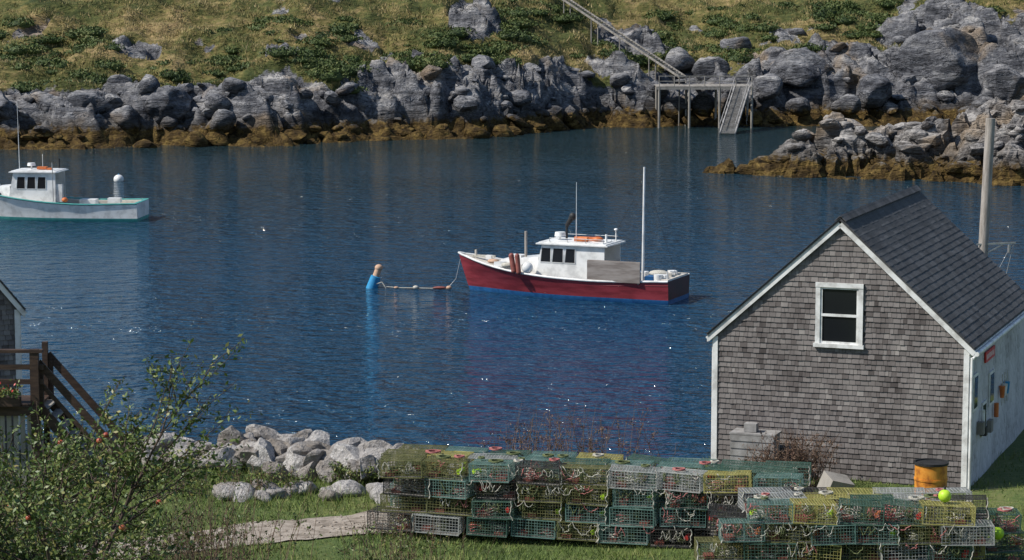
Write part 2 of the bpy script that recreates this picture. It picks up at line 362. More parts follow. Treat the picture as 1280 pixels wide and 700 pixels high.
for i in range(150):
    x=random.uniform(17,50); cy=interp(x,[(c[0],c[1]) for c in CL]); hw=interp(x,[(c[0],c[2]) for c in CL])
    y=cy-random.uniform(-.3,1.05)*hw; z=pen_pt(x,y)[0][2]
    r=random.choice([.3,.45,.6,.9]); mb.rock((x,y,z),(r*1.4,r,r*.6),0,2,9,lo=.55,hi=.9,smooth=random.random()<.5)
mb.obj('ledge_boulders',[m_pen])

# ---------------------------------------------------------------- near ground
SH=[(-80,66),(-12,60.5),(-8,59.5),(-4,57.5),(-1.5,56),(2,56),(4,57.0),(5.5,60),(8,65),(10,69),(16,70),(20,65),(80,60)]
def gz(x,y):
    hill=13.4-.25*y; k=.8; z=max(3,hill)+k*math.log(1+math.exp(-abs(hill-3)/k))*.6
    if y<0: z=13.4+.05*(-y)
    ys=interp(x,SH)+fr(x*.3,1.5)*(1.2 if x<3 or x>16 else .3); d=y-ys
    if d>0: z-=min(d*(.42 if x<-2 else .8),5.2)
    return z+fr(x*.15,y*.15,7)*.18*(1 if d<0 else .4), min(1,max(0,(d+1.0)/1.5))
def near_pt(x,y): z,k=gz(x,y); return (x,y,z),k
grid('shore_ground',np.concatenate([np.arange(-120,-20,4),np.arange(-20,20,.4),np.arange(20,121,4)]),np.concatenate([np.arange(-80,30,2.5),np.arange(30,84,.4)]),near_pt,[m_ground])
def path_c(x): return interp(x,[(-16,47.5),(-9,49.2),(-5.5,51.0),(-3.6,51.9),(-1.6,52.6)])
xs=np.arange(-16,-1.6,.2); V=[];F=[]
for i,x in enumerate(xs):
    for j in range(7):
        y=path_c(x)+(j-3)/3*(1.05+.3*fr(x*1.3,j//6*5.0)); V.append((x,y,gz(x,y)[0]+.035))
for i in range(len(xs)-1):
    for j in range(6): F.append((i*7+j,(i+1)*7+j,(i+1)*7+j+1,i*7+j+1))
mb=MB(); mb.add(V,F,0,.5,True)
for i in range(260):
    x=random.uniform(-9,-2.5); y=path_c(x)+random.uniform(-1.1,1.1); r=random.uniform(.015,.05); mb.rock((x,y,gz(x,y)[0]+.04),(r*1.3,r,r*.6),0,1,3)
mb.obj('gravel_path',[m_path])
B=[];Hh=[]
while len(B)<80000:
    x=random.uniform(-13,13); y=random.uniform(43,60)
    z,k=gz(x,y)
    if k>.7: continue
    if x<-2.0 and abs(y-path_c(x))<.9+.4*fr(x*2,y*2): continue
    if x>11.2 and y>54 and random.random()<.7: continue
    B.append((x,y,z-.01)); Hh.append(.05+.12*max(0,.4+fr(x*.6,y*.6,3))+ (.16 if (y>53.2 and x<-2) else 0)*random.random())
B=np.array(B);Hh=np.array(Hh)*rng.uniform(.6,1.3,len(B)); tris('grass',blades(B,Hh,rng.uniform(.012,.03,len(B)),.45),[m_grassb],3)
mb=MB()
for i in range(330):
    x=random.uniform(-9.2,-2.3); f=random.random()**1.3
    y=interp(x,SH)-1.4+f*4.2; z=gz(x,y)[0]
    r=random.choice([.18,.22,.28,.34,.42,.52]); up=.6 if x>-7 else .1
    mb.rock((x,y,z+r*.3+up*random.random()*(1-abs(f-.3))),(r*1.25,r*.9,r*.8),0,3,13,lo=.42,hi=.8,rough=.03)
for (x,y,r,g) in [(-6.1,57.0,.65,.95),(-5.1,56.8,.65,.98),(-4.0,57.0,.85,.6),(-3.2,56.6,.7,.5),(-5.6,56.0,.42,.2),(-6.9,57.2,.45,.8),(-4.4,56.0,.4,.35),(-3.6,55.8,.45,.3),(-7.4,58.2,.45,.15),(-5,58.2,.7,.85),(-3.5,58.2,.75,.7),(-2.9,57.4,.6,.9)]:
    mb.rock((x,y,gz(x,min(y,57))[0]+r*.4+.1),(r*1.05,r*.8,r*.85),0,4,14,r=g,lo=.42,hi=.8,rough=.035)
for i in range(34):
    x=random.uniform(-7.6,-2.6); y=54.7-(x+7)*.05+random.uniform(-.5,.4); r=random.uniform(.12,.36)
    mb.rock((x,y,gz(x,y)[0]+r*.25),(r*1.3,r,r*.65),0,3,8,r=random.uniform(.2,.9),lo=.7,hi=.95,smooth=True)
mb.obj('riprap_boulders',[m_rip])
mb=MB()
for i in range(160):
    x=random.uniform(-22,-8.6); y=interp(x,SH)+random.uniform(-1,4.5); z=gz(x,y)[0]; r=random.choice([.25,.4,.6])
    mb.rock((x,y,z+r*.2),(r*1.3,r,r*.6),0,2,9,r=random.uniform(0,.35))
for i in range(140):
    x=random.uniform(-2.2,5); y=interp(x,SH)+random.uniform(.8,3.5); z=gz(x,y)[0]; r=random.choice([.25,.35,.5])
    mb.rock((x,y,z),(r*1.3,r,r*.6),0,2,9,r=random.uniform(0,.5))
mb.obj('shoreline_stones',[m_rip])

# ---------------------------------------------------------------- shingled buildings
def shingle(mb,O,U,Vd,Nn,uf,vmax,course,wmin,wmax,m=0,holes=(),th=.022):
    O=Vector(O);U=Vector(U).normalized();Vd=Vector(Vd).normalized();Nn=Vector(Nn).normalized(); k=0; v=0
    while v<vmax:
        u0,u1=uf(v+course*.5); rowr=random.uniform(-.09,.09)
        u=u0-random.uniform(0,wmax*.5) if u1>u0 else u1
        while u<u1-.01:
            w=random.uniform(wmin,wmax); a=max(u,u0); bb=min(u+w,u1); u+=w
            if bb-a<.01: continue
            cu=(a+bb)/2; cv=v+course/2
            if any(h[0]<cu<h[1] and h[2]<cv<h[3] for h in holes): continue
            g=.0035; dz=random.uniform(-.006,.006); t1=th*random.uniform(.8,1.25)
            pts=[(a+g,v+dz,t1),(bb-g,v+dz,t1),(bb-g,v+course+.01,.004),(a+g,v+course+.01,.004),(a+g,v+dz,0),(bb-g,v+dz,0)]
            vs=[O+U*p[0]+Vd*p[1]+Nn*p[2] for p in pts]
            mb.add(vs,[(0,1,2,3),(4,5,1,0),(4,0,3),(5,2,1)],m,min(1,max(0,random.gauss(.5,.22)+rowr)))
        v+=course
def house(name,loc,rz,Wd,L,Hw,Hr,right_white=True,win=True):
    E=empty(name,loc,rz); hw=Wd/2
    sl=(Hr-Hw)/hw
    mb=MB()
    vs=[(0,0,-1),(Wd,0,-1),(Wd,0,Hw),(hw,0,Hr),(0,0,Hw)]; vs+= [(x,L,z) for x,_,z in vs]
    mb.add(vs,[(0,1,2,3,4),(9,8,7,6,5),(0,5,6,1),(1,6,7,2),(4,9,5,0)],0,.3); mb.obj('wall_core',[m_dark],E)
    mb=MB()
    holes=[(hw-.56,hw+.56,Hw-.2,Hw+1.36)] if win else []
    def uf(v):
        if v<Hw: return (.0,Wd)
        k=(v-Hw)/sl; return (k,Wd-k)
    shingle(mb,(0,-.002,0),(1,0,0),(0,0,1),(0,-1,0),uf,Hr,.128,.07,.19,0,holes,th=.028)
    shingle(mb,(-.002,L,0),(0,-1,0),(0,0,1),(-1,0,0),lambda v:(0,L),Hw,.128,.07,.19,0)
    shingle(mb,(Wd+.002,0,0),(0,1,0),(0,0,1),(1,0,0),lambda v:(0,L),Hw,.128,.07,.19,1 if right_white else 0,th=.016)
    shingle(mb,(Wd,L+.002,0),(-1,0,0),(0,0,1),(0,1,0),uf,Hr,.128,.1,.3,0)
    mb.obj('wall_shingles',[m_shing,m_shingw],E)
    mb=MB(); oh=.14; ys0,ys1=-.13,L+.15
    for sgn in (1,-1):
        ex=hw+sgn*(hw+oh); ez=Hw-oh*sl+.06; rx=hw; rzv=Hr+.06
        vs=[]
        for y in (ys0,ys1):
            vs+=[(rx,y,rzv),(ex,y,ez),(ex,y,ez+.05),(rx,y,rzv+.07)]
        mb.add(vs,[(0,1,2,3),(7,6,5,4),(0,4,5,1),(1,5,6,2),(2,6,7,3)],0,.3)
        sd_=Vector((rx-ex,0,rzv-ez)); sl_len=sd_.length; nn=Vector((sgn*(rzv-ez),0,abs(rx-ex)))
        shingle(mb,(ex,ys0-.02,ez+.052),(0,1,0),sd_,nn,lambda v:(0,ys1-ys0+.04),sl_len,.17,.2,.32,0,th=.014)
    y=ys0
    while y<ys1:
        for sgn in(1,-1): mb.beam((rx+sgn*.075,y,rzv+.045),(rx+sgn*.075,y+.3,rzv+.06),.18,.02,0,up=(sgn*sl,0,1))
        y+=.26
    mb.obj('roof',[m_roof],E)
    mb=MB()
    for sgn in (1,-1):
        ex=hw+sgn*(hw+oh); p0=Vector((ex,-.085,Hw-oh*sl-.03)); p1=Vector((hw,-.085,Hr-.03))
        mb.beam(p0,p1,.035,.13,0,up=(0,0,1))
        mb.beam((ex-sgn*.01,-.1,Hw-oh*sl-.02),(ex-sgn*.01,L+.1,Hw-oh*sl-.02),.03,.13)
    for x,y,dx,dy in ((.05,-.035,.12,.03),(Wd-.05,-.035,.13,.03),(Wd+.03,.045,.03,.12),(-.03,.06,.03,.12),(Wd+.03,L-.06,.03,.12)):
        mb.box((x,y,Hw/2-.1),(dx,dy,Hw+.05))
    if right_white:
        mb.cyl((Wd+.2,-.1,Hw-.16),(Wd+.2,L+.1,Hw-.16),.055,n=8); mb.cyl((Wd+.09,-.09,Hw-.25),(Wd+.09,-.09,.1),.035,n=8); mb.cyl((Wd+.2,-.05,Hw-.16),(Wd+.09,-.09,Hw-.3),.035,n=8)
    mb.obj('trim',[m_white],E)
    if win:
        mb=MB(); c=Hw+.58; w=.57;h=.78
        for s_ in(1,-1):
            mb.box((hw+s_*(w-.05),-.04,c),(.11,.06,2*h-.2))
        mb.box((hw,-.045,c+h-.055),(2*w+.02,.07,.11)); mb.box((hw,-.055,c-h+.05),(2*w+.08,.1,.09))
        mb.box((hw,-.03,c+.0),(2*w-.2,.04,.06)); 
        for s_ in(1,-1): mb.box((hw+s_*(w-.13),-.028,c),(.05,.03,2*h-.2))
        mb.box((hw,-.02,c-h+.12),(2*w-.2,.03,.05)); mb.box((hw,-.02,c+h-.13),(2*w-.2,.03,.05))
        mb.obj('gable_window_frame',[m_white],E)
        mb=MB(); mb.box((hw,-.008,c),(2*w-.1,.012,2*h-.1)); mb.obj('gable_window_glass',[m_glass],E)
    return E
A=math.radians(-21)
H1=house('shingled_fish_house',(4.91,57.72,2.9),A,6.2,8.55,3.5,6.3)
mb=MB()
def wwin(y,z,w,h):
    mb.box((6.2+.035,y,z),(.03,w+.14,h+.14),0); mb.box((6.2+.052,y,z),(.012,w,h),1)
wwin(.75,2.3,.42,.75); wwin(2.0,1.45,.4,.7); wwin(3.0,2.05,.5,.7)
mb.box((6.25,2.55,2.95),(.04,1.25,.26),2); 
mb.box((6.3,1.25,1.35),(.16,.22,.3),3); mb.box((6.3,1.7,1.2),(.14,.2,.22),4); mb.box((6.28,2.7,1.15),(.1,.3,.3),3); mb.cyl((6.3,1.5,1.75),(6.3,1.5,1.45),.05,n=8,m=0); mb.cyl((6.3,3.4,1.6),(6.3,3.4,1.25),.06,n=8,m=5)
mb.obj('wall_fittings',[m_white,m_glass,m_redb,m_grayw,m_black,m_orange,m_teal],H1)
mb=MB()
for k in range(9): mb.box((6.25,2.05+k*.12,2.95+random.uniform(-.01,.01)),(.045,.05,.12),0)
mb.obj('sign_lettering',[m_white],H1)
mb=MB()
for k,(mi) in enumerate((0,1,2)):
    y=4.2+k*.35; mb.cyl((6.3,y,1.9),(6.3,y,1.6),.08,.05,8,mi); mb.cyl((6.3,y,2.2),(6.3,y,1.4),.012,n=5,m=3)
mb.obj('hanging_buoys',[m_orange,m_white,m_buoyb,m_ropew],H1)
a2=math.radians(26)
H2=house('shingled_cottage',(-12.35-5.1*math.cos(a2),59.5-5.1*math.sin(a2),2.9),a2,5.1,6,3.9,7.1,False,False)
E=empty('wooden_deck'); mb=MB()
for k in range(8): mb.box((-14.5,55.6+k*.16,5.0),(6.8,.145,.04),0)
mb.box((-14.5,55.5,4.87),(6.8,.05,.22),0)
for x in(-11.2,-13.4,-15.6): 
    mb.box((x,55.6,4.35),(.2,.16,3.95),0)
mb.box((-11.2,56.9,4.6),(.13,.13,3.4),0)
for z in (6.28,5.9,5.55): mb.beam((-17.8,55.6,z),(-11.0,55.6,z),.06 if z<6.2 else .2,.12 if z<6.2 else .07,0)
mb.obj('deck_frame',[m_brown],E)
mb=MB()
for k in range(40): mb.box((-17.6+k*.16,55.64,3.9),(.11,.025,1.8),0)
mb.obj('skirt_boards',[m_grayw],E)
E=empty('wooden_stairs'); mb=MB()
x0,z0,x1,z1=-11.15,5.0,-9.35,2.9; n=9
for y in(55.75,56.95):
    mb.beam((x0,y,z0-.1),(x1,y,z1-.1),.05,.26,0); mb.beam((x0,y,z0+1.0),(x1,y,z1+1.0),.06,.17,0); mb.beam((x0,y,z0+.55),(x1,y,z1+.55),.04,.1,0)
    for f in(.04,.97): mb.box((x0+(x1-x0)*f,y,z0+(z1-z0)*f+.4),(.1,.1,1.3),0)
mb.obj('stringers_and_rails',[m_brown],E); mb=MB()
for k in range(n): f=(k+.5)/n; mb.box((x0+(x1-x0)*f,56.35,z0+(z1-z0)*f),(.24,1.15,.04),0)
mb.obj('treads',[m_grayw],E)
E=empty('flower_box'); mb=MB(); mb.box((-12.6,55.35,5.12),(2.2,.24,.2),0); mb.obj('planter',[m_brown],E)
p=np.stack([rng.uniform(-13.7,-11.5,900),55.35+rng.normal(size=900)*.12,5.25+np.abs(rng.normal(size=900))*.13],1); tris('plants',leafquads(p,.05),[m_leaf],4,E)
p=np.stack([rng.uniform(-13.7,-11.5,90),55.3+rng.normal(size=90)*.12,5.36+np.abs(rng.normal(size=90))*.1],1); tris('flowers',leafquads(p,.045),[m_redb],4,E)

# ---------------------------------------------------------------- lobster traps
wirecols={'green':[(.035,.08,.058),(.065,.135,.10),(.15,.21,.17)],'teal':[(.07,.15,.13),(.13,.23,.20),(.26,.35,.32)],'yellow':[(.24,.21,.07),(.42,.38,.11),(.58,.54,.24)],'black':[(.014,.014,.014),(.035,.034,.032),(.09,.085,.075)],'gray':[(.24,.25,.24),(.40,.41,.39),(.54,.54,.51)],'olive':[(.07,.08,.03),(.16,.16,.06),(.27,.25,.12)]}
wm={k:mat('wire_'+k,v,5,.7,rndw=.45) for k,v in wirecols.items()}
TW,TH=.54,.375
def trap_mesh(col,seed):
    random.seed(seed); mb=MB(); th=.0062; TL=(.86,.95,1.02)[seed%3]
    def lin(a,b,n): return [a+(b-a)*i/n for i in range(n+1)]
    X=lin(-TL/2,TL/2,15);Y=lin(-TW/2,TW/2,9);Z=lin(0,TH,6)
    bend=lambda:random.uniform(-.007,.007)
    for z in(0,TH):
        for x in X: mb.box((x+bend(),0,z),(th,TW,th))
        for y in Y: mb.box((0,y+bend(),z),(TL,th,th))
    for y in(-TW/2,TW/2):
        for x in X: mb.box((x+bend(),y,TH/2),(th,th,TH))
        for z in Z[1:-1]: mb.box((0,y,z+bend()),(TL,th,th))
    for x in(-TL/2,TL/2,.05):
        for y in Y[1:-1]: mb.box((x,y,TH/2),(th,th,TH))
        for z in Z[1:-1]: mb.box((x,0,z),(th,TW,th))
    for y in(-TW/2,TW/2):
        for z in(0,TH): mb.box((0,y,z),(TL+.02,.015,.015),0)
    for x in(-TL/2,TL/2):
        for y in(-TW/2,TW/2): mb.box((x,y,TH/2),(.015,.015,TH),0)
    for y in(-TW*.35,TW*.35): mb.box((0,y,0),(TL,.04,.03),1)
    mb.box((-.25,0,.05),(.2,.4,.06),4)
    for cx,dr in((-.2,1),(.25,-1)):
        nm=random.choice([5,7,8])
        ring=[]
        for k in range(10):
            a=2*math.pi*k/10; p0=Vector((cx,TW/2*math.cos(a)*.92,TH/2+TH/2*math.sin(a)*.92)); p1=Vector((cx+dr*.2,.09*math.cos(a),TH/2+.08*math.sin(a)))
            mb.cyl(p0,p1,.005,n=3,m=nm,cap=False); ring.append((p0,p1))
        for f in(.3,.6,.95): mb.tube([ring[k%10][0].lerp(ring[k%10][1],f) for k in range(11)],.005,3,nm)
    for q in range(random.choice([1,2,3,3])):
        cx=random.uniform(-.3,.3); m=random.choice([2,2,3,8,8]); pts=[]
        ph=random.uniform(0,6); rr=random.uniform(.1,.17)
        for k in range(28):
            a=k*.6+ph; pts.append((cx+math.cos(a)*rr*(1+.2*math.sin(k*1.7)),math.sin(a)*rr*1.1,.05+k*.005+.03*math.sin(k*1.3)))
        mb.tube(pts,.010,4,m)
    if seed%3==0: mb.cyl((.3,-.1,.15),(.38,.1,.18),.06,.05,8,6)
    for q in range(random.choice([0,1,2,2])):
        pts=[]; x=random.uniform(-TL/2,.2); ph=random.uniform(0,6)
        for k in range(20):
            x+=random.uniform(-.03,.05); zz=TH*(.98-.5*abs(math.sin(k*.35+ph)))+random.uniform(-.02,.02); pts.append((x,-TW/2-.012-random.random()*.015,zz))
        mb.tube(pts,.0075,4,random.choice([2,8,8,3]))
    if random.random()<.7:
        x=random.choice([-TL/2,TL/2]); mb.tube([(x+random.uniform(-.03,.03),-TW/2-.015,TH*k/7-.02) for k in range(9)],.012,4,2)
    o=mb.obj('trap_proto',[wm[col],m_grayw,m_ropew,m_ropep,m_mar,m_ropeg,random.choice([m_redb,m_lime,m_orange]),m_ropew,m_ropeg])
    me=o.data; bpy.data.objects.remove(o); return me
variants={}
for k in wirecols: variants[k]=[trap_mesh(k,i*7+len(k)+ord(k[0])) for i in range(4)]
random.seed(31)
def stack(name,p0,p1,rows,high,weights,cols,missing=()):
    E=empty(name); p0=Vector(p0);p1=Vector(p1); d=(p1-p0); L=d.length; d.normalize(); back=Vector((-d.y,d.x,0)); ang=math.atan2(d.y,d.x)
    keys=list(weights); ws=list(weights.values()); i=0
    for r in range(rows):
        for h in range(high):
            off=random.uniform(-.18,.18)
            for c in range(cols):
                if (c,r,h) in missing: continue
                pos=p0+d*((c+.5)*L/cols+off+random.uniform(-.06,.06))+back*(r*(TW+.04)+TW/2+random.uniform(-.09,.09))
                wts=[w*(2.0 if (k in('black','olive') and h<high-1) else (.4 if k=='black' else 1))*(.6 if (k in('yellow','gray') and h<high-1) else 1) for k,w in zip(keys,ws)]
                col=random.choices(keys,wts)[0]
                o=bpy.data.objects.new('lobster_trap_%d'%i,random.choice(variants[col])); S.collection.objects.link(o); o.parent=E; i+=1
                o.location=(pos.x,pos.y,3.1+h*(TH+.018)+random.uniform(0,.015)); s=ang+random.gauss(0,.075)+(math.pi if random.random()<.3 else 0)
                o.rotation_euler=(random.gauss(0,.025),random.gauss(0,.028),s)
    mb=MB()
    for q in range(int(L*6)):
        p=p0+d*random.uniform(0,L)-back*.03; top=3.1+high*(TH+.018)-random.choice([0,1,1,2,3])*(TH+.018); pts=[]; w=random.uniform(.1,.5); n_=16; am=random.uniform(.1,.3); fq=random.choice([1,1,2])
        for k in range(n_): 
            pts.append(p+d*(w*k/n_+random.uniform(-.03,.03))-back*random.uniform(.0,.05)+Vector((0,0,top+.03-abs(math.sin(k/n_*math.pi*fq))*am+random.uniform(-.02,.02))))
        mb.tube(pts,.0085,4,random.choice([0,0,0,1,2]))
    for q in range(int(L*2)):
        p=p0+d*random.uniform(.2,L-.2)+back*random.uniform(.1,rows*TW*.9); rr=random.uniform(.06,.15); m=random.choice([0,2,2,1])
        mb.tube([p+Vector((rr*(1+.3*math.sin(k*2.1))*math.cos(k*.7),rr*math.sin(k*.7)*.8,3.1+high*(TH+.018)+.02+k*.002)) for k in range(24)],.010,4,m)
    mb.obj('warp_ropes',[m_ropew,m_ropep,m_ropeg],E)
    return E
W1={'green':.34,'teal':.30,'yellow':.15,'black':.12,'gray':.10,'olive':.16}
stack('lobster_trap_stack',(-2.9,50.9,0),(6.0,48.75,0),3,4,W1,9)
stack('lobster_trap_stack',(3.9,46.4,0),(9.25,46.2,0),3,4,{'green':.2,'teal':.16,'yellow':.32,'black':.08,'gray':.34,'olive':.08},6,missing={(0,0,3),(0,1,3),(0,2,3)})
stack('lobster_trap_stack',(9.45,47.2,0),(10.45,47.2,0),1,3,{'green':.5,'gray':.5},1)
mb=MB(); mb.ball((8.55,46.5,4.81),(.13,.13,.13),0,3); mb.cyl((8.55,46.5,4.93),(8.55,46.5,5.0),.02,n=6,m=2); mb.obj('lime_buoy',[m_lime,m_redb,m_black])
mb=MB(); mb.ball((9.72,47.03,3.93),(.13,.13,.13),0,3); mb.cyl((9.72,47.03,4.05),(9.72,47.03,4.12),.02,n=6,m=1); mb.tube([(9.72,47.03,4.1),(9.74,47.12,4.25),(9.75,47.3,4.29)],.01,4,1); mb.obj('lime_buoy',[m_lime,m_black])
mb=MB(); bx,by=9.35,52.6; 
for z0,z1,r in((3.0,3.4,.36),(3.4,3.44,.375),(3.44,3.85,.36),(3.85,3.89,.375),(3.89,4.22,.36)): mb.cyl((bx,by,z0),(bx,by,z1),r,n=28,cap=True)
for k in range(28):
    a=2*math.pi*k/28;a2_=2*math.pi*(k+1)/28; mb.beam((bx+.37*math.cos(a),by+.37*math.sin(a),4.23),(bx+.37*math.cos(a2_),by+.37*math.sin(a2_),4.23),.04,.05,1)
mb.cyl((bx,by,4.2),(bx,by,4.225),.35,n=28,m=1)
m_barrel=mat('orange_barrel_paint',[(.30,.10,.02),(.62,.24,.03),(.72,.32,.05)],4,.5)
mb.obj('orange_barrel',[m_barrel,m_black])
mb=MB(); cx,cy=5.85,56.75; Rz=Matrix.Rotation(A,3,'Z')
mb.box((cx,cy,3.65),(1.05,.6,.9),0,Rz)
for k in range(5): mb.box(Vector((cx,cy,3.3+k*.18))+Rz@Vector((0,-.31,0)),(1.08,.03,.14),0,Rz)
mb.box((cx,cy,4.12),(1.12,.66,.04),0,Rz); mb.box(Vector((cx-.1,cy,4.25)),(.3,.25,.2),0,Rz)
m_box=mat('old_gray_paint',[(.22,.21,.2),(.36,.35,.34)],4,.8,.003,40); mb.obj('wooden_storage_box',[m_box])
mb=MB(); mb.box((7.45,54.2,3.35),(.6,.5,.45),0,Euler((.3,.25,.4)).to_matrix()); mb.box((7.8,54.3,3.1),(.8,.2,.04),0,Euler((.1,.3,.2)).to_matrix()); mb.obj('scrap_lumber',[m_grayw])

# ---------------------------------------------------------------- shrubs near
def weeds(name,cx,cy,rx,ry,n,hmin,hmax,mats,leaf=0,lsize=.03):
    mb=MB(); pts=[]
    for i in range(n):
        x=cx+random.gauss(0,rx*.5); y=cy+random.gauss(0,ry*.5); z=gz(x,y)[0]; h=random.uniform(hmin,hmax); lx,ly=random.gauss(0,.18),random.gauss(0,.18)
        P=[Vector((x+lx*h*(k/4)**1.6+random.gauss(0,.01),y+ly*h*(k/4)**1.6,z+h*k/4)) for k in range(5)]
        mb.tube(P,[.009,.008,.007,.005,.003],3,0)
        for q in range(random.randint(2,5)):
            k=random.uniform(.4,1); a=P[int(k*3.9)]; e=a+Vector((random.gauss(0,.12),random.gauss(0,.12),random.uniform(.08,.25)))
            mb.tube([a,(a+e)/2+Vector((0,0,-.01)),e],[.005,.004,.003],3,0); pts.append(e); pts+= [a.lerp(e,random.random()) for _ in range(leaf)]
    E=empty(name); mb.obj('stems',[mats[0]],E)
    if leaf: p=np.array([p[:] for p in pts]); p=p+rng.normal(size=p.shape)*.025; tris('leaves',leafquads(p,rng.uniform(lsize*.6,lsize*1.3,len(p))),[mats[1]],4,E)
weeds('dry_bush',6.75,55.6,.55,.4,120,.6,1.5,[m_dead,m_dead],6,.03)
weeds('dry_bush',5.9,55.9,.4,.3,40,.5,1.1,[m_dead,m_dead],4,.03)
weeds('dry_weeds',1.1,54.4,2.0,.4,90,1.3,2.3,[m_dead,m_dead],5,.03)
weeds('dry_weeds',-6.0,54.8,2.0,.5,60,.3,.8,[m_dead,m_leaf],5,.04)
weeds('green_weeds',-3.6,55.6,.8,.3,30,.2,.6,[m_twig,m_leaf],10,.04)
weeds('bramble',-5.2,40,1.2,1.0,110,1.6,3.1,[m_dead,m_shrub],4,.035)
weeds('bramble',-2.0,42.5,.8,.6,80,1.3,2.3,[m_dead,m_leaf],7,.035)
weeds('bramble',-6.5,46,1.6,1.0,110,.8,1.9,[m_dead,m_leaf],5,.04)
def apple_tree(name,bx,by):
    mb=MB(); L=[];ap=[]; z0=gz(bx,by)[0]
    def grow(p,d,l,r,lv):
        pts=[p]; q=p.copy(); dd=d.copy()
        for k in range(4):
            dd=(dd+Vector((random.gauss(0,.16),random.gauss(0,.16),random.gauss(.03,.12)))).normalized(); q=q+dd*l/4; pts.append(q.copy())
        mb.tube(pts,[r,r*.85,r*.75,r*.62,r*.5],5 if lv<2 else 3,0)
        if lv>=2:
            for a,b in zip(pts[:-1],pts[1:]):
                for _ in range(8 if lv==3 else 4): L.append(a.lerp(b,random.random())+Vector((random.gauss(0,.045),random.gauss(0,.045),random.gauss(0,.045))))
                if random.random()<.010: ap.append(b+Vector((0,0,-.06)))
        if lv<3:
            for _ in range((5,5,5)[lv]):
                k=random.randint(1,4); nd=(dd+Vector((random.gauss(0,.75),random.gauss(0,.75),random.gauss(.1,.4)))).normalized(); grow(pts[k],nd,l*random.uniform(.55,.8),r*.5,lv+1)
    for k in range(6):
        a=k*1.05; grow(Vector((bx+.1*math.cos(a),by+.1*math.sin(a),z0)),Vector((math.cos(a)*.55,math.sin(a)*.5,1)).normalized(),1.75,.05,0)
    E=empty(name); mb.obj('branches',[m_twig],E); p=np.array([q[:] for q in L]); tris('leaves',leafquads(p,rng.uniform(.022,.042,len(p))),[m_leaf],4,E)
    mb=MB(); 
    for q in ap: mb.ball(q,(.034,.034,.031),0,2)
    mb.obj('apples',[m_apple],E); print(name,len(L),len(ap))
apple_tree('apple_tree',-5.1,25.0)
apple_tree('apple_tree',-6.6,28.5)

# ---------------------------------------------------------------- pole
E=empty('wooden_pole'); mb=MB(); mb.cyl((14.35,74,-2),(14.75,74,10.65),.17,.145,14,0); mb.obj('shaft',[m_pole],E)
mb=MB(); mb.beam((14.4,73.9,6.75),(15.6,73.9,6.8),.05,.05,0); mb.beam((14.4,73.9,6.3),(15.2,73.9,6.75),.03,.03,0); mb.cyl((15.5,73.9,6.8),(14.8,74,5.3),.012,n=5,m=0); mb.cyl((15.55,73.9,6.8),(15.2,73.9,5.2),.012,n=5,m=0); mb.cyl((15.4,73.9,6.75),(15.4,73.9,6.5),.05,n=6,m=0); mb.obj('bracket',[m_metal],E)

# ---------------------------------------------------------------- far dock, gangway, tramway
E=empty('timber_dock'); mb=MB()
for k in range(38): mb.box((14.5+k*.25,241.2,4.1),(.22,5.6,.08),0)
mb.beam((14.3,238.5,3.95),(24,238.5,3.95),.2,.25,0); mb.beam((14.3,243.5,3.95),(24,243.5,3.95),.2,.25,0)
for x in(14.6,17.6,20.6,23.8):
    for y in(238.5,243): mb.cyl((x,y,-2),(x,y,4),.13,n=7,m=0)
for x in (14.6,17.6,20.6,23.8,16.1,19.1,22.2): mb.cyl((x,238.45,4),(x,238.45,5.15),.05,n=6,m=0)
for z in(5.15,4.65): mb.beam((14.5,238.45,z),(23.9,238.45,z),.07,.08,0)
mb.obj('deck_and_piles',[m_grayw],E)
E=empty('gangway'); mb=MB(); a0=Vector((22.8,238.3,4.1));a1=Vector((20.6,229.5,.05)); d=(a1-a0); sdx=Vector((.95,-.27,0))*.75
for s_ in(1,-1):
    mb.beam(a0+sdx*s_,a1+sdx*s_,.12,.25,0); mb.beam(a0+sdx*s_+Vector((0,0,.9)),a1+sdx*s_+Vector((0,0,.9)),.06,.07,0)
    for k in range(7): q=a0+d*(k/6)+sdx*s_; mb.beam(q,q+Vector((0,0,.9)),.05,.05,0)
for k in range(40): q=a0+d*((k+.5)/40); mb.beam(q-sdx,q+sdx,.18,.05,0)
mb.obj('ramp',[m_box],E)
E=empty('hillside_tramway'); mb=MB(); p0=Vector((17.2,242.5,4.9)); p1=Vector((5.2,261,12.9)); p2=p1+(p1-p0)*.8; d=p2-p0; side=Vector((.84,.54,0))*.42
for s_ in(1,-1): mb.beam(p0+side*s_,p2+side*s_,.12,.18,0)
for k in range(90): q=p0+d*(k/90); mb.beam(q-side*1.2,q+side*1.2,.14,.08,0)
for k in range(0,46,6):
    q=p0+d*(k/46); g=far_h(q.x,q.y)[0]
    if g<q.z: mb.cyl(q-side,(q.x-side.x,q.y-side.y,g-.5),.07,n=6); mb.cyl(q+side,(q.x+side.x,q.y+side.y,g-.5),.07,n=6)
mb.obj('rails_and_ties',[m_grayw],E)

